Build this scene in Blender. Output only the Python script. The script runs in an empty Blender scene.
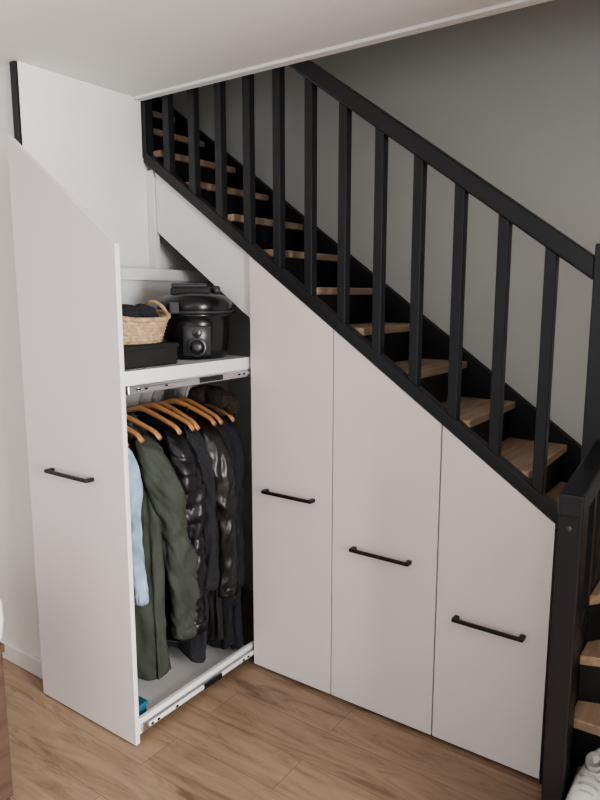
import bpy, bmesh, math, random
from mathutils import Vector, Matrix, noise
random.seed(4)
C = bpy.context
scene = C.scene

# ------------------------------------------------------------ materials
def mat(name, col, rough=0.5, metal=0.0, bump=0.0, bscale=50, var=0.0, vscale=4, spec=0.5, coat=0.0, stretch=None):
    m = bpy.data.materials.new(name); m.use_nodes = True
    nt = m.node_tree; b = nt.nodes['Principled BSDF']
    b.inputs['Base Color'].default_value = (*col, 1)
    b.inputs['Roughness'].default_value = rough
    b.inputs['Metallic'].default_value = metal
    b.inputs['Specular IOR Level'].default_value = spec
    b.inputs['Coat Weight'].default_value = coat
    tc = nt.nodes.new('ShaderNodeTexCoord')
    src = tc.outputs['Object']
    if stretch:
        mp = nt.nodes.new('ShaderNodeMapping'); mp.inputs['Scale'].default_value = stretch
        nt.links.new(src, mp.inputs['Vector']); src = mp.outputs['Vector']
    if var > 0:
        n = nt.nodes.new('ShaderNodeTexNoise'); n.inputs['Scale'].default_value = vscale
        n.inputs['Detail'].default_value = 6
        nt.links.new(src, n.inputs['Vector'])
        r = nt.nodes.new('ShaderNodeValToRGB')
        r.color_ramp.elements[0].position = 0.3; r.color_ramp.elements[1].position = 0.7
        r.color_ramp.elements[0].color = (*[c*(1-var) for c in col], 1)
        r.color_ramp.elements[1].color = (*[min(1, c*(1+var)) for c in col], 1)
        nt.links.new(n.outputs['Fac'], r.inputs['Fac']); nt.links.new(r.outputs['Color'], b.inputs['Base Color'])
    if bump > 0:
        n = nt.nodes.new('ShaderNodeTexNoise'); n.inputs['Scale'].default_value = bscale
        n.inputs['Detail'].default_value = 4
        nt.links.new(src, n.inputs['Vector'])
        bp = nt.nodes.new('ShaderNodeBump'); bp.inputs['Strength'].default_value = bump; bp.inputs['Distance'].default_value = 0.01
        nt.links.new(n.outputs['Fac'], bp.inputs['Height']); nt.links.new(bp.outputs['Normal'], b.inputs['Normal'])
    return m

M_wall = mat('wall_paint', (0.82, 0.80, 0.775), 0.85, bump=0.05, bscale=120)
M_stairwall = mat('stair_wall_paint', (0.53, 0.545, 0.53), 0.85, bump=0.05, bscale=120)
M_ceil = mat('ceiling_paint', (0.82, 0.82, 0.81), 0.9, bump=0.04, bscale=150)
M_door = mat('door_laminate', (0.785, 0.725, 0.722), 0.42, bump=0.015, bscale=200)
M_white = mat('white_melamine', (0.80, 0.79, 0.78), 0.45)
M_base = mat('baseboard_white', (0.78, 0.76, 0.74), 0.5)
M_black = mat('black_satin_paint', (0.012, 0.013, 0.016), 0.36, bump=0.03, bscale=90)
M_riser = mat('black_riser_paint', (0.008, 0.008, 0.010), 0.55)
M_handle = mat('handle_black', (0.008, 0.008, 0.009), 0.4)
M_tread = mat('tread_wood', (0.39, 0.275, 0.190), 0.45, var=0.28, vscale=5, stretch=(8, 1, 8))
M_steel = mat('slide_steel', (0.62, 0.63, 0.65), 0.28, 1.0)
M_hanger = mat('hanger_wood', (0.43, 0.215, 0.095), 0.38, var=0.2, vscale=12, coat=0.2)
M_olive = mat('olive_cloth', (0.046, 0.054, 0.042), 0.8, bump=0.3, bscale=30, var=0.2, vscale=10)
M_denim = mat('denim_light', (0.29, 0.39, 0.50), 0.85, bump=0.2, bscale=200, var=0.35, vscale=14)
M_puff = mat('black_glossy_nylon', (0.008, 0.008, 0.010), 0.36, bump=0.15, bscale=45, spec=0.5)
M_leather = mat('black_leather', (0.009, 0.009, 0.010), 0.33, bump=0.12, bscale=60, spec=0.6)
M_coatA = mat('black_wool', (0.012, 0.012, 0.014), 0.9, bump=0.4, bscale=60)
M_coatB = mat('charcoal_wool', (0.020, 0.021, 0.025), 0.9, bump=0.4, bscale=70)
M_coatC = mat('navy_wool', (0.012, 0.014, 0.020), 0.85, bump=0.3, bscale=60)
M_fur = mat('dark_fur', (0.030, 0.022, 0.017), 0.95, bump=0.9, bscale=90, var=0.5, vscale=40)
M_wick = mat('wicker', (0.50, 0.35, 0.22), 0.7, bump=0.7, bscale=120, var=0.35, vscale=60)
M_wickb = mat('black_fabric', (0.012, 0.011, 0.011), 0.8, bump=0.4, bscale=120)
M_plast = mat('black_plastic', (0.010, 0.010, 0.012), 0.25)
M_plast2 = mat('grey_plastic', (0.045, 0.045, 0.05), 0.3)
M_shoe = mat('shoe_white', (0.72, 0.70, 0.67), 0.6, bump=0.1, bscale=80)
M_shoeg = mat('shoe_grey', (0.40, 0.40, 0.40), 0.8, bump=0.3, bscale=150)
M_walnut = mat('dark_walnut', (0.08, 0.048, 0.035), 0.4, var=0.3, vscale=4, stretch=(1, 1, 8))
M_vase = mat('white_ceramic', (0.80, 0.80, 0.80), 0.25)
M_blue = mat('blue_plastic', (0.03, 0.13, 0.20), 0.4)
M_glass_frame = mat('window_frame_white', (0.8, 0.8, 0.8), 0.4)

def floor_mat():
    m = bpy.data.materials.new('oak_laminate'); m.use_nodes = True
    nt = m.node_tree; b = nt.nodes['Principled BSDF']; L = nt.links.new
    tc = nt.nodes.new('ShaderNodeTexCoord')
    br = nt.nodes.new('ShaderNodeTexBrick')
    br.offset = 0.37; br.inputs['Scale'].default_value = 1.0
    br.inputs['Brick Width'].default_value = 1.15; br.inputs['Row Height'].default_value = 0.165
    br.inputs['Mortar Size'].default_value = 0.0012; br.inputs['Mortar Smooth'].default_value = 0.3
    br.inputs['Color1'].default_value = (0.30, 0.30, 0.30, 1); br.inputs['Color2'].default_value = (0.75, 0.75, 0.75, 1)
    br.inputs['Mortar'].default_value = (0.0, 0.0, 0.0, 1)
    L(tc.outputs['Object'], br.inputs['Vector'])
    mp = nt.nodes.new('ShaderNodeMapping'); mp.inputs['Scale'].default_value = (1.5, 9, 1)
    L(tc.outputs['Object'], mp.inputs['Vector'])
    add = nt.nodes.new('ShaderNodeVectorMath'); add.operation = 'MULTIPLY_ADD'
    add.inputs[1].default_value = (7, 7, 7)
    L(br.outputs['Color'], add.inputs[0]); L(mp.outputs['Vector'], add.inputs[2])
    n = nt.nodes.new('ShaderNodeTexNoise'); n.inputs['Scale'].default_value = 1.5; n.inputs['Detail'].default_value = 10
    n.inputs['Roughness'].default_value = 0.68; n.inputs['Distortion'].default_value = 1.8
    L(add.outputs[0], n.inputs['Vector'])
    r = nt.nodes.new('ShaderNodeValToRGB'); e = r.color_ramp.elements
    e[0].position = 0.30; e[0].color = (0.175, 0.115, 0.076, 1)
    e[1].position = 0.70; e[1].color = (0.40, 0.285, 0.200, 1)
    x = e.new(0.48); x.color = (0.315, 0.216, 0.147, 1)
    L(n.outputs['Fac'], r.inputs['Fac'])
    mix = nt.nodes.new('ShaderNodeMix'); mix.data_type = 'RGBA'; mix.blend_type = 'MULTIPLY'
    mix.inputs[0].default_value = 1.0
    r2 = nt.nodes.new('ShaderNodeValToRGB'); e = r2.color_ramp.elements
    e[0].position = 0.0; e[0].color = (0.5, 0.47, 0.45, 1)
    e[1].position = 0.75; e[1].color = (1.05, 1.04, 1.03, 1)
    x = e.new(0.29); x.color = (0.90, 0.895, 0.89, 1)
    L(br.outputs['Color'], r2.inputs['Fac'])
    L(r.outputs['Color'], mix.inputs[6]); L(r2.outputs['Color'], mix.inputs[7])
    L(mix.outputs[2], b.inputs['Base Color'])
    b.inputs['Roughness'].default_value = 0.42
    bp = nt.nodes.new('ShaderNodeBump'); bp.inputs['Strength'].default_value = 0.12; bp.inputs['Distance'].default_value = 0.004
    L(n.outputs['Fac'], bp.inputs['Height']); L(bp.outputs['Normal'], b.inputs['Normal'])
    return m
M_floor = floor_mat()

# ------------------------------------------------------------ helpers
def group(name):
    e = bpy.data.objects.new(name, None); scene.collection.objects.link(e); e.empty_display_size = 0.1
    return e
def mesh_obj(name, verts, faces, m, parent=None, smooth=False, bevel=0.0, subsurf=0, mats=None, fm=None):
    me = bpy.data.meshes.new(name); me.from_pydata([tuple(v) for v in verts], [], faces)
    bm = bmesh.new(); bm.from_mesh(me)
    bmesh.ops.recalc_face_normals(bm, faces=bm.faces); bm.to_mesh(me); bm.free()
    for mm in (mats or [m]): me.materials.append(mm)
    if fm:
        for i, k in enumerate(fm): me.polygons[i].material_index = k
    o = bpy.data.objects.new(name, me); scene.collection.objects.link(o)
    if smooth:
        for p in me.polygons: p.use_smooth = True
    if bevel > 0:
        b = o.modifiers.new('bev', 'BEVEL'); b.width = bevel; b.segments = 2; b.limit_method = 'ANGLE'
    if subsurf:
        s = o.modifiers.new('sub', 'SUBSURF'); s.levels = subsurf; s.render_levels = subsurf
    if parent: o.parent = parent
    return o
def box(name, lo, hi, m, parent=None, bevel=0.0):
    x0, y0, z0 = lo; x1, y1, z1 = hi
    v = [(x0,y0,z0),(x1,y0,z0),(x1,y1,z0),(x0,y1,z0),(x0,y0,z1),(x1,y0,z1),(x1,y1,z1),(x0,y1,z1)]
    f = [(0,3,2,1),(4,5,6,7),(0,1,5,4),(1,2,6,5),(2,3,7,6),(3,0,4,7)]
    return mesh_obj(name, v, f, m, parent, bevel=bevel)
def prism(name, a, b, m, parent, bevel):
    n = len(a)
    f = [tuple(range(n)), tuple(range(2*n-1, n-1, -1))] + [(i, (i+1) % n, n+(i+1) % n, n+i) for i in range(n)]
    return mesh_obj(name, a+b, f, m, parent, bevel=bevel)
def prism_xz(name, pts, y0, y1, m, parent=None, bevel=0.0):
    return prism(name, [(x, y0, z) for x, z in pts], [(x, y1, z) for x, z in pts], m, parent, bevel)
def prism_yz(name, pts, x0, x1, m, parent=None, bevel=0.0):
    return prism(name, [(x0, y, z) for y, z in pts], [(x1, y, z) for y, z in pts], m, parent, bevel)
def prism_xy(name, pts, z0, z1, m, parent=None, bevel=0.0):
    return prism(name, [(x, y, z0) for x, y in pts], [(x, y, z1) for x, y in pts], m, parent, bevel)
def loft(name, rings, m, parent=None, cap=True, closed=True, smooth=True, subsurf=0, mats=None, ringmat=None):
    n = len(rings[0]); v = [p for r in rings for p in r]; f = []; fm = []
    for i in range(len(rings)-1):
        for j in range(n if closed else n-1):
            k = (j+1) % n
            f.append((i*n+j, i*n+k, (i+1)*n+k, (i+1)*n+j)); fm.append(ringmat[i] if ringmat else 0)
    if cap:
        f.append(tuple(range(n-1, -1, -1))); fm.append(ringmat[0] if ringmat else 0)
        f.append(tuple((len(rings)-1)*n+j for j in range(n))); fm.append(ringmat[-1] if ringmat else 0)
    return mesh_obj(name, v, f, m, parent, smooth=smooth, subsurf=subsurf, mats=mats, fm=fm)
def tube(name, pts, r, m, parent=None, seg=12, rad=None):
    pts = [Vector(p) for p in pts]; rings = []
    up = None
    for i, p in enumerate(pts):
        d = (pts[min(i+1, len(pts)-1)] - pts[max(i-1, 0)]).normalized()
        if up is None:
            up = Vector((0,0,1)) if abs(d.z) < 0.9 else Vector((1,0,0))
        a = d.cross(up)
        if a.length < 1e-4: a = d.cross(Vector((0,1,0)))
        a.normalize(); b = a.cross(d).normalized(); up = b
        rr = rad[i] if rad else r
        rings.append([p + a*rr*math.cos(t*2*math.pi/seg) + b*rr*math.sin(t*2*math.pi/seg) for t in range(seg)])
    return loft(name, rings, m, parent)
def lathe(name, prof, c, m, parent=None, seg=40, mats=None, ringmat=None, sy=1.0):
    rings = [[(c[0]+r*math.cos(t*2*math.pi/seg), c[1]+sy*r*math.sin(t*2*math.pi/seg), c[2]+z) for t in range(seg)] for r, z in prof]
    return loft(name, rings, m, parent, mats=mats, ringmat=ringmat)

# ------------------------------------------------------------ key dimensions
YD = 2.0            # plane of the cupboard doors
CEIL = 2.353
XW = -2.212
ztop = lambda x: 1.70 - 0.705*(x + 1.645)      # sloped top of the doors
RISE, GO = 0.1435, 0.198
xn = lambda n: -0.774 - GO*(n-8)
YB = 2.56           # stairwell back wall

# ------------------------------------------------------------ room
box('floor', (-4.2, -2.6, -0.1), (2.6, YB+0.1, 0), M_floor)
box('ceiling', (-4.2, -2.6, CEIL), (2.6, YD-0.012, CEIL+0.22), M_ceil)
box('trim_1', (XW, YD-0.045, CEIL-0.010), (2.6, YD-0.008, CEIL+0.001), M_ceil, bevel=0.002)
box('wall_left', (-4.2, 1.44, 0), (XW, YD-0.006, CEIL), M_wall)
box('wall_closet', (XW-0.1, YD-0.006, 0), (XW, 2.51, 2.12), M_wall)
box('wall_back', (-4.2, YB, 0), (0.62, YB+0.1, 4.7), M_stairwall)
box('wall_right', (0.52, 1.15, 0), (0.62, YB, 4.7), M_wall)
box('wall_far_left', (-4.2, -2.6, 0), (-4.1, 1.44, CEIL), M_wall)
box('wall_upper', (-4.2, YD-0.11, CEIL+0.22), (0.62, YD-0.012, 4.7), M_stairwall)
box('wall_landing', (-3.7, YD, 2.0), (-3.6, YB, 4.7), M_stairwall)
box('ceiling_upper', (-4.2, YD-0.11, 4.7), (0.62, YB+0.1, 4.8), M_ceil)
box('baseboard_left', (-4.1, 1.425, 0), (XW, 1.44, 0.075), M_base, bevel=0.003)
box('trim_2', (XW-0.032, 1.428, 0.075), (XW-0.002, 1.442, CEIL), M_black, bevel=0.002)
WY0, WY1 = -1.2, 1.42
wr = group('wall_window')
box('wall_below', (2.5, -2.6, 0), (2.6, 1.6, 0.45), M_wall, wr)
box('wall_above', (2.5, -2.6, 2.2), (2.6, 1.6, CEIL), M_wall, wr)
box('wall_side_a', (2.5, -2.6, 0.45), (2.6, WY0, 2.2), M_wall, wr)
box('wall_side_b', (2.5, WY1, 0.45), (2.6, 1.6, 2.2), M_wall, wr)
w1 = group('window_1')
for y in (WY0, (WY0+WY1)/2-0.02, WY1-0.04):
    box('mullion', (2.52, y, 0.45), (2.57, y+0.04, 2.2), M_glass_frame, w1)
for z in (0.45, 2.16):
    box('rail', (2.52, WY0, z), (2.57, WY1, z+0.04), M_glass_frame, w1)

# ------------------------------------------------------------ cupboard doors
def handle(parent, xc, yf, z, w=0.236):
    box('handle_bar', (xc-w/2, yf-0.034, z-0.0065), (xc+w/2, yf-0.023, z+0.0065), M_handle, parent, bevel=0.003)
    for sx in (-1, 1):
        c = xc+sx*(w/2-0.008)
        box('handle_leg', (c-0.008, yf-0.028, z-0.0065), (c+0.008, yf, z+0.0065), M_handle, parent, bevel=0.002)
def door(name, x0, x1, yf, hz, z0=0.012):
    g = group(name)
    prism_xz('panel', [(x0, z0), (x1, z0), (x1, ztop(x1)), (x0, ztop(x0))], yf, yf+0.018, M_door, g, bevel=0.0012)
    handle(g, (x0+x1)/2, yf, hz)
    return g
door('cupboard_door', -1.643, -1.2625, YD, 0.783)
door('cupboard_door', -1.2575, -0.8405, YD, 0.635)
door('cupboard_door', -0.8355, -0.466, YD, 0.483)

fs = group('closet_fascia')
prism_xz('fascia_panel', [(-2.165, ztop(-2.165)-0.25), (-1.60, ztop(-1.60)-0.25), (-1.60, ztop(-1.60)), (-2.165, ztop(-2.165))], YD+0.02, YD+0.036, M_white, fs)
box('jamb', (XW+0.002, YD+0.012, 0), (-2.17, YD+0.036, ztop(-2.170)), M_white, fs)
box('jamb_right', (-1.635, YD+0.02, 0), (-1.617, YB, 1.40), M_white, fs)
prism_xz('soffit', [(-2.2, 1.84), (-0.5, 0.64), (-0.5, 0.655), (-2.2, 1.855)], YD+0.04, YB, M_riser, fs)

# ------------------------------------------------------------ pull-out wardrobe
po = group('pull_out_wardrobe')
YF = 1.366
x0, x1 = -2.190, -1.653
prism_xz('front_panel', [(x0, 0.008), (x1, 0.008), (x1, ztop(x1)), (x0, ztop(x0)+0.012)], YF, YF+0.018, M_door, po, bevel=0.0012)
handle(po, -1.926, YF, 0.935)
yb = 2.03
yi = YF+0.018
box('shelf', (-2.15, yi, 1.290), (-1.662, yb, 1.308), M_white, po, bevel=0.001)
box('shelf_edge', (-1.676, yi, 1.262), (-1.660, yb, 1.308), M_white, po, bevel=0.001)
box('slide_upper', (-1.666, yi+0.01, 1.232), (-1.652, yb, 1.262), M_steel, po, bevel=0.004)
box('slide_upper_inner', (-1.655, yi+0.05, 1.240), (-1.648, yb, 1.254), M_steel, po, bevel=0.003)
box('slide_clip_upper', (-1.650, 1.72, 1.238), (-1.645, 1.84, 1.256), M_plast, po)
box('side_upper', (-2.16, yi, 1.31), (-2.145, 2.27, 1.66), M_white, po)
box('side_ledge', (-2.165, yi, 1.61), (-2.10, 2.27, 1.655), M_white, po, bevel=0.001)
box('tray_base', (-2.15, yi, 0.040), (-1.665, yb, 0.055), M_white, po)
box('tray_side_left', (-2.165, yi, 0.035), (-2.15, yb, 0.10), M_white, po)
box('tray_side_right', (-1.675, yi, 0.035), (-1.66, yb, 0.092), M_white, po, bevel=0.001)
box('slide_lower', (-1.662, yi+0.01, 0.042), (-1.650, yb, 0.074), M_steel, po, bevel=0.004)
box('slide_lower_inner', (-1.653, yi+0.04, 0.050), (-1.646, yb, 0.066), M_white, po, bevel=0.003)
box('slide_clip_lower', (-1.648, 1.70, 0.048), (-1.643, 1.80, 0.068), M_plast, po)
for y in (1.43, 1.46, 1.55, 1.93, 1.96):
    box('slide_hole', (-1.648, y, 0.054), (-1.6445, y+0.012, 0.062), M_plast, po)
    box('slide_hole', (-1.650, y, 1.244), (-1.6465, y+0.012, 1.250), M_plast, po)
tube('hanging_rod', [(-1.90, yi, 1.208), (-1.90, yb, 1.208)], 0.011, M_steel, po)
for y in (yi+0.02, yb-0.03):
    box('rod_bracket', (-1.912, y, 1.20), (-1.888, y+0.02, 1.292), M_steel, po)

# ------------------------------------------------------------ hangers and garments
XC = -1.905
def hanger(y, z=1.130, tw=0.0):
    g = group('clothes_hanger')
    pts = []
    for i in range(13):
        a = math.radians(-30 + i*20)
        pts.append((XC+0.005+0.017*math.cos(a), y, 1.2055+0.0155*math.sin(a)))
    pts = [(XC+0.0, y, z+0.005), (XC+0.0, y, z+0.030), (XC+0.010, y, z+0.046)] + pts
    tube('hook', pts, 0.0020, M_steel, g, seg=8)
    rings = []
    N = 24
    for i in range(N+1):
        s = -1+2*i/N
        x = XC + 0.192*s
        zz = z - 0.064*abs(s)**1.35 - (0.012 if abs(s) > 0.9 else 0)*(abs(s)-0.9)*10
        yy = y + 0.012*abs(s)**2 - 0.003 + tw*s
        h = 0.0120*(1-0.30*abs(s)); w = 0.006 + 0.005*abs(s)**3
        rings.append([(x, yy + w*math.cos(a), zz + h*math.sin(a)) for a in [k*2*math.pi/12 for k in range(12)]])
    loft('shoulder_bar', rings, M_hanger, g)
    return g

def sp(c, e): return math.copysign(abs(c)**e, c)
def fbm(v): return noise.noise(v)+0.5*noise.noise(v*2.1)+0.25*noise.noise(v*4.3)
def garment(name, y, ztp, hem, m, hw=0.195, thick=0.04, sleeve=0.6, sw=0.05, sdy=0.03, quilt=0.0, qn=12, seed=0, flare=0.02, collar=True, cm=None, lean=0.0, wr=1.0, sx0=0.0, foldk=1.0, bend=0.012, twist=0.0):
    g = group(name)
    rnd = random.Random(seed); ph = [rnd.uniform(0, 6.28) for _ in range(8)]
    R = 130; S = 96; rings = []
    H = ztp-hem
    for i in range(R+1):
        t = i/R
        d = H*t
        z = ztp - d
        k = min(1, d/0.085)
        a = 0.045 + (hw-0.045)*(k**0.75) if k < 1 else hw + flare*((d-0.085)/(H-0.085))
        b = 0.012 + (thick-0.012)*min(1, d/0.16)**0.7 + 0.010*t
        if i == 0: a, b = 0.035, 0.010
        tw = twist*t
        ring = []
        for j in range(S):
            th = 2*math.pi*j/S
            c, s = math.cos(th), math.sin(th)
            fold = (0.30*math.sin(5*th+ph[0]+1.5*t) + 0.25*math.sin(9*th+ph[1]-2*t) + 0.15*math.sin(15*th+ph[2]))*min(1, t*2.2)*foldk
            if quilt: fold *= 0.35
            q = 0
            if quilt:
                tt = qn*t + 0.18*math.sin(2*th+ph[6]) + 0.10*math.sin(5*th+ph[7]+3*t)
                q = quilt*(abs(math.sin(math.pi*tt))**0.45 - 0.7)
            nz = fbm(Vector((c*1.8+seed, s*1.8, z*6)))*0.010*wr + noise.noise(Vector((c*0.9+seed*3, s*0.9, z*2.3)))*0.020*wr*t
            bb = b*(1+fold*0.55)+q+nz*min(1, t*4)
            aa = a + q + nz*0.7*min(1, t*4)
            hz = (0.014*math.sin(3*th+ph[3])+0.012*math.sin(th+ph[5]))*t
            px = aa*sp(c, 0.8); py = bb*sp(s, 0.75)
            ring.append((XC + px*math.cos(tw)-py*math.sin(tw), y + lean*t + px*math.sin(tw)+py*math.cos(tw), z+hz))
        rings.append(ring)
    loft('body', rings, m, g)
    for sx in (1, -1):
        rr = []
        SR = 120
        for i in range(SR+1):
            t = i/SR
            d = sleeve*t
            cx = XC + sx*(hw-0.035 + (0.048+sx0)*min(1, t*4)**0.7 + 0.008*math.sin(3*t+ph[4]) - 0.014*t)
            cy = y + sdy*t**0.8 + bend*(math.sin(4.2*t+ph[5])-math.sin(ph[5]))
            cz = ztp-0.050-d
            rx = sw*(0.40+0.60*min(1, t*6)**0.5)*(1-0.24*t); ry = sw*1.08*(0.45+0.55*min(1, t*5)**0.5)*(1-0.22*t)
            ring = []
            for j in range(40):
                th = 2*math.pi*j/40
                w = 0.09*math.sin(3*th+7*t+ph[1]) + 0.20*wr*fbm(Vector((math.cos(th)*0.9+seed, math.sin(th)*0.9, cz*8+math.sin(th+ph[2])*1.2)))
                w -= 0.16*wr*math.exp(-((t-0.45)/0.14)**2)*abs(math.sin(19*t+2.2*math.sin(th+ph[0])))
                w -= 0.10*wr*math.exp(-((t-0.90)/0.10)**2)*abs(math.sin(30*t+1.5*math.sin(th+ph[3])))
                q = 0
                if quilt:
                    tt = qn*0.8*t + 0.25*math.sin(th+ph[6]) + 0.12*math.sin(2*th+ph[7])
                    q = quilt*(abs(math.sin(math.pi*tt))**0.5 - 0.7)
                if i >= SR-1: w *= 0.3
                ring.append((cx+(rx*(1+w)+q)*math.cos(th), cy+(ry*(1+w)+q)*math.sin(th), cz-0.02*math.cos(th)*sx*(1-t)))
            rr.append(ring)
        loft('sleeve', rr, m, g)
        e = rr[-1]; cx = sum(p[0] for p in e)/40; cy = sum(p[1] for p in e)/40; cz = sum(p[2] for p in e)/40
        lathe('cuff', [(sw*0.55, 0.0), (sw*0.78, -0.004), (sw*0.80, 0.028), (sw*0.74, 0.04)], (cx, cy, cz), m, g, seg=24)
    if collar:
        rr = []
        for i in range(9):
            t = i/8
            r = 0.050+0.012*t
            rr.append([(XC + (r+0.006*math.sin(2*th))*math.cos(th)*1.2, y + 0.38*(r)*math.sin(th), ztp-0.030+0.042*t+0.012*math.sin(th)) for th in [k*2*math.pi/32 for k in range(32)]])
        o = loft('collar', rr, cm or m, g, cap=False)
        s = o.modifiers.new('sol', 'SOLIDIFY'); s.thickness = 0.006
    return g

for y, z, tw in [(1.420, 1.128, 0.0), (1.475, 1.132, 0.014), (1.548, 1.128, 0.022), (1.660, 1.130, 0.008), (1.722, 1.132, 0.014), (1.775, 1.130, -0.012), (1.845, 1.132, 0.010), (1.900, 1.130, -0.006), (1.965, 1.130, 0.0)]:
    hanger(y, z, tw)
garment('denim_jacket', 1.468, 1.072, 0.46, M_denim, hw=0.180, thick=0.018, sleeve=0.55, sw=0.030, sdy=0.008, seed=1, collar=False, wr=1.0)
pk = garment('olive_parka', 1.560, 1.092, 0.160, M_olive, hw=0.182, thick=0.048, sleeve=0.765, sw=0.064, sdy=0.085, seed=2, flare=0.022, wr=1.5, sx0=0.004, bend=0.016)
box('pocket_flap', (-1.82, 1.490, 0.56), (-1.73, 1.506, 0.62), M_olive, pk, bevel=0.004)
box('placket', (-1.915, 1.488, 0.22), (-1.885, 1.506, 1.00), M_olive, pk, bevel=0.004)
tube('drawcord', [(-1.80, 1.502, 0.62), (-1.798, 1.494, 0.5), (-1.795, 1.498, 0.40)], 0.003, M_coatA, pk, seg=8)
hr = []
for i in range(11):
    t = i/10
    r = math.sin(math.pi*(0.08+0.84*t))
    hr.append([(XC+0.09*r*math.cos(a), 1.600+0.034*r*math.sin(a)+0.01*t, 1.115-0.17*t+0.012*math.sin(3*a)) for a in [k*2*math.pi/24 for k in range(24)]])
loft('hood', hr, M_olive, pk)
garment('puffer_jacket', 1.676, 1.102, 0.24, M_puff, hw=0.190, thick=0.040, sleeve=0.775, sw=0.062, sdy=0.060, quilt=0.0085, qn=15, seed=3, wr=1.3, sx0=0.006, bend=0.016)
garment('charcoal_coat', 1.768, 1.106, 0.14, M_coatB, hw=0.192, thick=0.026, sleeve=0.64, sw=0.046, sdy=0.035, seed=5, sx0=0.002, wr=1.3)
garment('leather_coat', 1.845, 1.106, 0.17, M_leather, hw=0.198, thick=0.030, sleeve=0.70, sw=0.056, sdy=0.02, seed=6, wr=1.5, foldk=1.3, sx0=0.008, bend=0.016)
garment('black_blazer', 1.912, 1.106, 0.10, M_coatA, hw=0.192, thick=0.024, sleeve=0.76, sw=0.044, sdy=0.02, seed=4, wr=1.2)
fc = garment('fur_collar_coat', 1.972, 1.10, 0.085, M_coatC, hw=0.20, thick=0.026, sleeve=0.68, sw=0.048, sdy=0.0, seed=7, collar=False, wr=1.2)
fr = []
for i in range(25):
    t = i/24; a = math.pi*(-0.1+1.2*t)
    fr.append((XC+0.085+0.105*math.cos(a), 1.960+0.012*math.sin(5*a), 1.105+0.045*math.sin(a)))
o = tube('fur_trim', fr, 0.034, M_fur, fc, seg=36, rad=[0.02+0.018*math.sin(math.pi*i/24)**0.4 if 0 < i < 24 else 0.012 for i in range(25)])
for v in o.data.vertices:
    v.co += v.normal*(noise.noise(v.co*60)*0.008 + noise.noise(v.co*190)*0.006)
bx = group('storage_box')
box('box_body', (-1.80, 1.41, 0.056), (-1.70, 1.46, 0.10), M_blue, bx, bevel=0.004)
box('box_lid', (-1.805, 1.405, 0.10), (-1.695, 1.465, 0.112), M_blue, bx, bevel=0.004)

# ------------------------------------------------------------ black storage box with wicker basket on it
fbx = group('fabric_storage_box')
box('body', (-1.99, 1.400, 1.309), (-1.700, 1.665, 1.378), M_wickb, fbx, bevel=0.006)
box('lid', (-1.995, 1.396, 1.368), (-1.695, 1.670, 1.384), M_wickb, fbx, bevel=0.005)
def basket():
    g = group('wicker_basket')
    cx, cy, cz = -1.842, 1.556, 1.385
    S = 120; rings = []
    N = 30; Hh = 0.082
    for i in range(N+1):
        t = i/N
        rx = 0.112 + 0.030*t; ry = 0.124+0.030*t
        ring = []
        for j in range(S):
            th = 2*math.pi*j/S
            w = 0.0030*math.sin(30*th + (math.pi if (i//4) % 2 else 0)) + 0.0026*math.cos(math.pi*i/2)
            zr = cz + Hh*t + 0.022*t*t*(abs(math.sin(th))**3)
            ring.append((cx+(rx+w)*math.cos(th), cy+(ry+w)*math.sin(th), zr))
        rings.append(ring)
    top = rings[-1]
    for i in range(1, 8):
        t = i/7
        rings.append([(cx+(p[0]-cx)*0.93*(1-0.15*t), cy+(p[1]-cy)*0.93*(1-0.15*t), p[2]-0.06*t) for p in top])
    loft('weave', rings, M_wick, g)
    rim = [Vector(p) for p in top]; rim.append(rim[0])
    tube('rim', rim, 0.0085, M_wick, g, seg=10)
    for s in (-1, 1):
        pts = []
        for i in range(17):
            a = math.pi*i/16
            pts.append((cx+0.05*math.cos(a), cy+s*(0.149-0.02*math.sin(a)), cz+Hh+0.016+0.042*math.sin(a)))
        tube('handle', pts, 0.007, M_wick, g, seg=10)
    for k, (dx, dy, r) in enumerate([(0.0, -0.04, 0.058), (0.03, 0.05, 0.052), (-0.04, 0.04, 0.055), (0.05, -0.03, 0.045)]):
        prof = [(0.005, 0.03), (r*0.7, 0.03), (r, 0.05), (r*1.02, 0.09), (r*0.8, 0.118), (r*0.4, 0.130), (0.004, 0.133)]
        oo = lathe('contents', prof, (cx+dx, cy+dy, cz), M_coatB, g, seg=28)
        for v in oo.data.vertices: v.co += v.normal*noise.noise(v.co*25)*0.012
basket()

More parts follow.
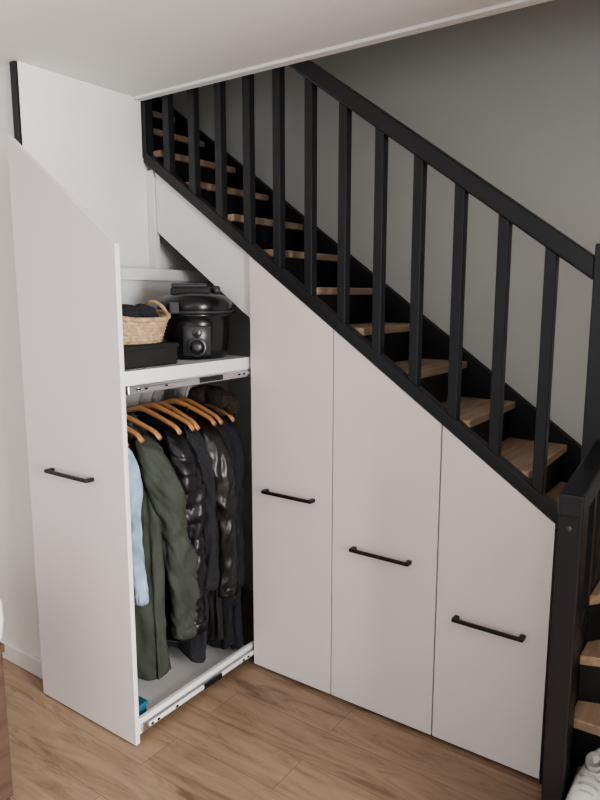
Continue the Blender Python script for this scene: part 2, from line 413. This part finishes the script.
# ------------------------------------------------------------ multicooker
def cooker():
    g = group('multicooker')
    cx, cy, cz = -1.828, 1.888, 1.309
    K = 1.14
    P = lambda pr: [(r*K, z*1.05) for r, z in pr]
    lathe('body', P([(0.005, 0.0), (0.095, 0.0), (0.102, 0.006), (0.110, 0.03), (0.116, 0.08), (0.118, 0.13), (0.119, 0.150), (0.124, 0.153), (0.124, 0.163), (0.119, 0.166)]), (cx, cy, cz), M_plast, g, seg=56)
    lathe('lid', P([(0.005, 0.166), (0.122, 0.166), (0.127, 0.172), (0.127, 0.198), (0.121, 0.212), (0.105, 0.226), (0.07, 0.236), (0.03, 0.240), (0.004, 0.241)]), (cx, cy, cz), M_plast, g, seg=56)
    lathe('lid_ring', P([(0.1255, 0.164), (0.1285, 0.168), (0.1285, 0.172), (0.1255, 0.174)]), (cx, cy, cz), M_plast2, g, seg=56)
    f = Vector((0.72, -0.69, 0)).normalized(); r = Vector((0.69, 0.72, 0)).normalized()
    def obox(name, c, a, b, h, m, bev=0.005):
        vs = []
        for zz in (0, h):
            for sa, sb in ((-1,-1),(1,-1),(1,1),(-1,1)):
                vs.append(Vector((cx, cy, cz+c[2]+zz)) + f*(c[0]+sa*a) + r*(c[1]+sb*b))
        mesh_obj(name, vs, [(0,3,2,1),(4,5,6,7),(0,1,5,4),(1,2,6,5),(2,3,7,6),(3,0,4,7)], m, g, bevel=bev)
    obox('lid_console', (0.0, -0.015, 0.240), 0.042, 0.076, 0.030, M_plast)
    obox('lid_grip', (0.0, -0.02, 0.268), 0.026, 0.068, 0.018, M_plast2, 0.006)
    obox('latch', (0.124, -0.08, 0.172), 0.016, 0.018, 0.045, M_plast2)
    lathe('valve', [(0.002, 0.242), (0.016, 0.242), (0.016, 0.270), (0.011, 0.276), (0.002, 0.276)], (cx+0.05, cy+0.070, cz), M_plast2, g, seg=20)
    for s in (-1, 1):
        d = Vector((0.57*s, 0.82*s, 0)); n = Vector((-0.82, 0.57, 0))
        c = Vector((cx, cy, cz+0.182))+d*0.137
        pts = [c + n*0.035*math.cos(a) + d*0.014*math.sin(a) for a in [math.pi*i/12 for i in range(13)]]
        tube('side_handle', pts, 0.010, M_plast, g, seg=10)
    pr = []
    for zz, off in ((0.012, 0.114), (0.02, 0.128), (0.12, 0.141), (0.132, 0.132)):
        pr.append([Vector((cx, cy, cz+zz)) + f*(off-0.012*(abs(u)**2)) + r*0.052*u for u in [-1+2*k/10 for k in range(11)]] +
                  [Vector((cx, cy, cz+zz)) + f*0.08 + r*0.052*u for u in [1-2*k/10 for k in range(11)]])
    loft('control_panel', pr, M_plast2, g)
    def disc(name, off, zz, rad, dep, m, rs=0.0):
        c = Vector((cx, cy, cz+zz))+f*off+r*rs
        rings = []
        for q, dd in ((0.02, 0), (1, 0), (1, dep*0.8), (0.9, dep), (0.02, dep)):
            rings.append([c + f*dd + (r*math.cos(a)+Vector((0, 0, 1))*math.sin(a))*rad*q for a in [k*2*math.pi/32 for k in range(32)]])
        loft(name, rings, m, g)
    disc('dial_ring', 0.130, 0.048, 0.036, 0.008, M_plast2)
    disc('dial', 0.132, 0.048, 0.028, 0.020, M_plast)
    disc('dial_cap', 0.151, 0.048, 0.012, 0.002, M_plast2)
    disc('display', 0.133, 0.102, 0.018, 0.006, M_plast)
cooker()

# ------------------------------------------------------------ staircase
st = group('staircase')
def sl(x, off): return ztop(x)+off
prism_xz('string_near', [(XW+0.002, sl(XW, 0.002)), (-0.468, sl(-0.468, 0.002)), (-0.41, sl(-0.41, 0.002)), (-0.41, sl(-0.41, 0.052)), (XW+0.002, sl(XW, 0.052))], YD-0.004, YD+0.036, M_black, st, bevel=0.003)
nz = lambda x: 1.148 - (RISE/GO)*(x+0.774)
prism_xz('string_far', [(-3.4, nz(-3.4)-0.25), (-0.33, nz(-0.33)-0.25), (-0.33, nz(-0.33)+0.035), (-3.4, nz(-3.4)+0.035)], 2.52, 2.556, M_riser, st)
box('end_post', (-0.463, YD-0.002, 0), (-0.41, YD+0.036, sl(-0.44, 0.0)), M_black, st)
for n in range(6, 21):
    xa = xn(n); z = RISE*n
    box('tread', (xa-GO-0.02, YD+0.036, z-0.028), (xa+0.014, 2.52, z), M_tread, st, bevel=0.004)
    box('riser', (xa-0.016, YD+0.037, z-RISE), (xa-0.002, 2.52, z-0.028), M_riser, st)
box('upper_end_post', (XW-0.03, YD-0.003, 2.125), (XW+0.022, YD+0.04, 3.2), M_black, st)
X0 = -0.31; X1 = -0.337; XR = 0.51; YR = 2.545
polys = [
 [(X0,1.27),(XR,1.27),(XR,YR),(X0,YR)],
 [(X0,1.50),(XR,1.50),(XR,YR),(X0,YR)],
 [(X1,1.755),(XR,1.78),(XR,YR),(X1,YR)],
 [(X1,1.83),(XR,2.12),(XR,YR),(X1,YR)],
 [(X1,1.90),(0.18,YR),(X1,YR)]]
for i, p in enumerate(polys):
    n = i+1
    prism_xy('step_block', p, RISE*(n-1), RISE*n-0.028, M_riser, st)
    q = [(a, b-0.016 if k < 2 and not (len(p) == 3 and k == 1) else b) for k, (a, b) in enumerate(p)]
    prism_xy('step_tread', q, RISE*n-0.028, RISE*n, M_tread, st, bevel=0.003)
prism_xy('winder_block', [(-0.36, 2.07), (X1, 2.07), (X1, YR-0.03), (-0.38, YR-0.03), (-0.38, 2.07)], 0, RISE*5, M_riser, st)

rl = group('stair_railing')
hz = lambda x: 1.659 - 0.719*(x+0.411)
prism_xz('handrail', [(-3.3, hz(-3.3)-0.066), (-0.405, hz(-0.405)-0.066), (-0.405, hz(-0.405)), (-3.3, hz(-3.3))], YD-0.006, YD+0.046, M_black, rl, bevel=0.006)
for i in range(15):
    x = -0.525 - 0.1410*i
    w = 0.0170
    b0, b1 = (sl(x-w, 0.05), sl(x+w, 0.05)) if x > XW+0.03 else (2.20, 2.20)
    if x < XW+0.03: x -= 0.03
    prism_xz('baluster', [(x-w, b0), (x+w, b1), (x+w, hz(x+w)-0.064), (x-w, hz(x-w)-0.064)], YD, YD+0.034, M_black, rl, bevel=0.003)
box('newel_tall', (-0.405, YD-0.012, 0), (-0.340, YD+0.058, 1.69), M_black, rl, bevel=0.004)
box('newel_short', (-0.366, 1.60, 0), (-0.312, 1.67, 1.055), M_black, rl, bevel=0.004)
prism_yz('rail_short', [(1.592, 1.030), (1.988, 1.088), (1.988, 1.143), (1.592, 1.085)], -0.368, -0.310, M_black, rl, bevel=0.005)
prism_yz('string_short', [(1.67, 0.0), (1.985, 0.0), (1.985, 0.78), (1.67, 0.55)], -0.362, -0.338, M_black, rl)
for y in (1.75, 1.86):
    prism_yz('baluster_short', [(y, 0.58), (y+0.030, 0.60), (y+0.030, 1.07), (y, 1.05)], -0.362, -0.335, M_black, rl)
rings = [[(-0.341+r*math.cos(a), yy, 1.0+r*math.sin(a)) for a in [k*2*math.pi/20 for k in range(20)]] for r, yy in ((0.0075, 1.602), (0.0075, 1.597), (0.005, 1.5955))]
loft('bolt_cap', rings, M_plast2, rl)

# ------------------------------------------------------------ sneakers
def sneaker(ox, oy, oz, rot):
    g = group('sneaker')
    Lh = 0.235
    ca, sa = math.cos(rot), math.sin(rot)
    def W(x, y, z): return (ox+x*ca-y*sa, oy+x*sa+y*ca, oz+z)
    rings = []
    for z, gr in zip([0.0, 0.004, 0.02, 0.026], [0.94, 1.04, 1.04, 0.98]):
        ring = []
        for k in range(48):
            a = 2*math.pi*k/48
            t = 0.5+0.5*math.cos(a)
            wv = (0.043*abs(math.sin(a))**0.75)*(0.85+0.25*t)
            ring.append(W(math.copysign(wv, math.sin(a))*gr, (t-0.5)*Lh*(1+(gr-1)*0.5), z))
        rings.append(ring)
    loft('sole', rings, M_shoe, g)
    rings = []
    N = 22
    for i in range(N+1):
        t = i/N
        y = (t-0.5)*Lh*0.97
        hgt = 0.085 - 0.02*t if t < 0.42 else 0.085-0.0084 - (t-0.42)*0.075
        if t > 0.85: hgt -= (t-0.85)*0.12
        hw = 0.041*(math.sin(math.pi*min(0.999, max(0.001, 0.06+0.90*t)))**0.38)*(0.88+0.18*t)
        ring = []
        for k in range(24):
            a = math.pi*k/23
            ring.append(W(hw*math.cos(a)*(1-0.25*math.sin(a)**2), y, 0.024+(hgt-0.024)*math.sin(a)**0.7))
        rings.append(ring)
    loft('upper', rings, M_shoe, g)
    rr = [[W(0.020*r*math.cos(a), -0.055+0.034*r*math.sin(a), 0.0835+dz) for a in [k*2*math.pi/24 for k in range(24)]] for r, dz in ((1.1, -0.01), (1.12, 0.004), (0.95, 0.006), (0.8, -0.004))]
    loft('ankle_collar', rr, M_shoeg, g)
    for i in range(4):
        y = 0.0+0.017*i; zt = 0.083-0.0165*i*0.75
        tube('lace', [W(-0.022, y, zt-0.012), W(-0.01, y+0.004, zt), W(0.01, y+0.004, zt), W(0.022, y, zt-0.012)], 0.003, M_shoeg, g, seg=8)
sneaker(-0.258, 1.625, RISE*2+0.001, math.pi)
sneaker(-0.150, 1.61, RISE*2+0.001, math.pi+0.1)

# ------------------------------------------------------------ cabinet at the left edge and vase
cb = group('side_cabinet')
cx1, cy0, cy1, ch = -1.704, 0.55, 0.945, 0.565
box('carcass', (cx1-0.7, cy0, 0.08), (cx1, cy1, ch-0.025), M_walnut, cb, bevel=0.003)
box('top', (cx1-0.71, cy0-0.01, ch-0.025), (cx1+0.005, cy1+0.005, ch), M_walnut, cb, bevel=0.003)
for x in (cx1-0.66, cx1-0.04):
    for y in (cy0+0.01, cy1-0.05):
        box('leg', (x, y, 0), (x+0.04, y+0.04, 0.08), M_walnut, cb)
lathe('vase', [(0.03, 0.0), (0.055, 0.005), (0.070, 0.03), (0.076, 0.08), (0.074, 0.13), (0.060, 0.165), (0.040, 0.18), (0.035, 0.19), (0.040, 0.20), (0.030, 0.195), (0.024, 0.17), (0.01, 0.16)], (-1.735, 0.885, ch), M_vase, None, seg=48)

# ------------------------------------------------------------ light
w = bpy.data.worlds.new('world'); scene.world = w; w.use_nodes = True
bg = w.node_tree.nodes['Background']; bg.inputs['Color'].default_value = (0.91, 0.94, 1.0, 1); bg.inputs['Strength'].default_value = 0.66
def area(name, loc, target, sx, sy, power, col):
    l = bpy.data.lights.new(name, 'AREA'); l.shape = 'RECTANGLE'; l.size = sx; l.size_y = sy; l.energy = power; l.color = col
    o = bpy.data.objects.new(name, l); scene.collection.objects.link(o); o.location = loc
    o.rotation_euler = (Vector(target)-Vector(loc)).to_track_quat('-Z', 'Y').to_euler()
    return o
area('window_daylight', (2.42, 0.68, 1.35), (-1.6, 1.6, 1.0), 1.25, 1.5, 290, (1.0, 0.99, 0.97))
area('rear_fill', (0.2, -2.5, 1.5), (-0.9, 2.0, 1.0), 2.0, 1.4, 22, (0.95, 0.97, 1.0))  # added fill lamp behind the camera, there is no window here
area('stairwell_fill', (-1.6, 2.28, 4.65), (-1.6, 2.28, 0), 1.4, 0.4, 5, (0.95, 0.97, 1.0))  # dim lamp added under the closed shaft top to lift the stairwell

# ------------------------------------------------------------ camera
cam = bpy.data.cameras.new('camera'); co = bpy.data.objects.new('camera', cam); scene.collection.objects.link(co)
cam.sensor_width = 36; cam.sensor_fit = 'AUTO'; cam.lens = 660/800*36; cam.clip_start = 0.02
co.location = (0, 0, 1.55)
co.rotation_euler = (math.radians(90-9.04), 0, math.radians(35.1))
scene.camera = co
scene.view_settings.view_transform = 'AgX'
try: scene.view_settings.look = 'AgX - Medium High Contrast'
except Exception: pass
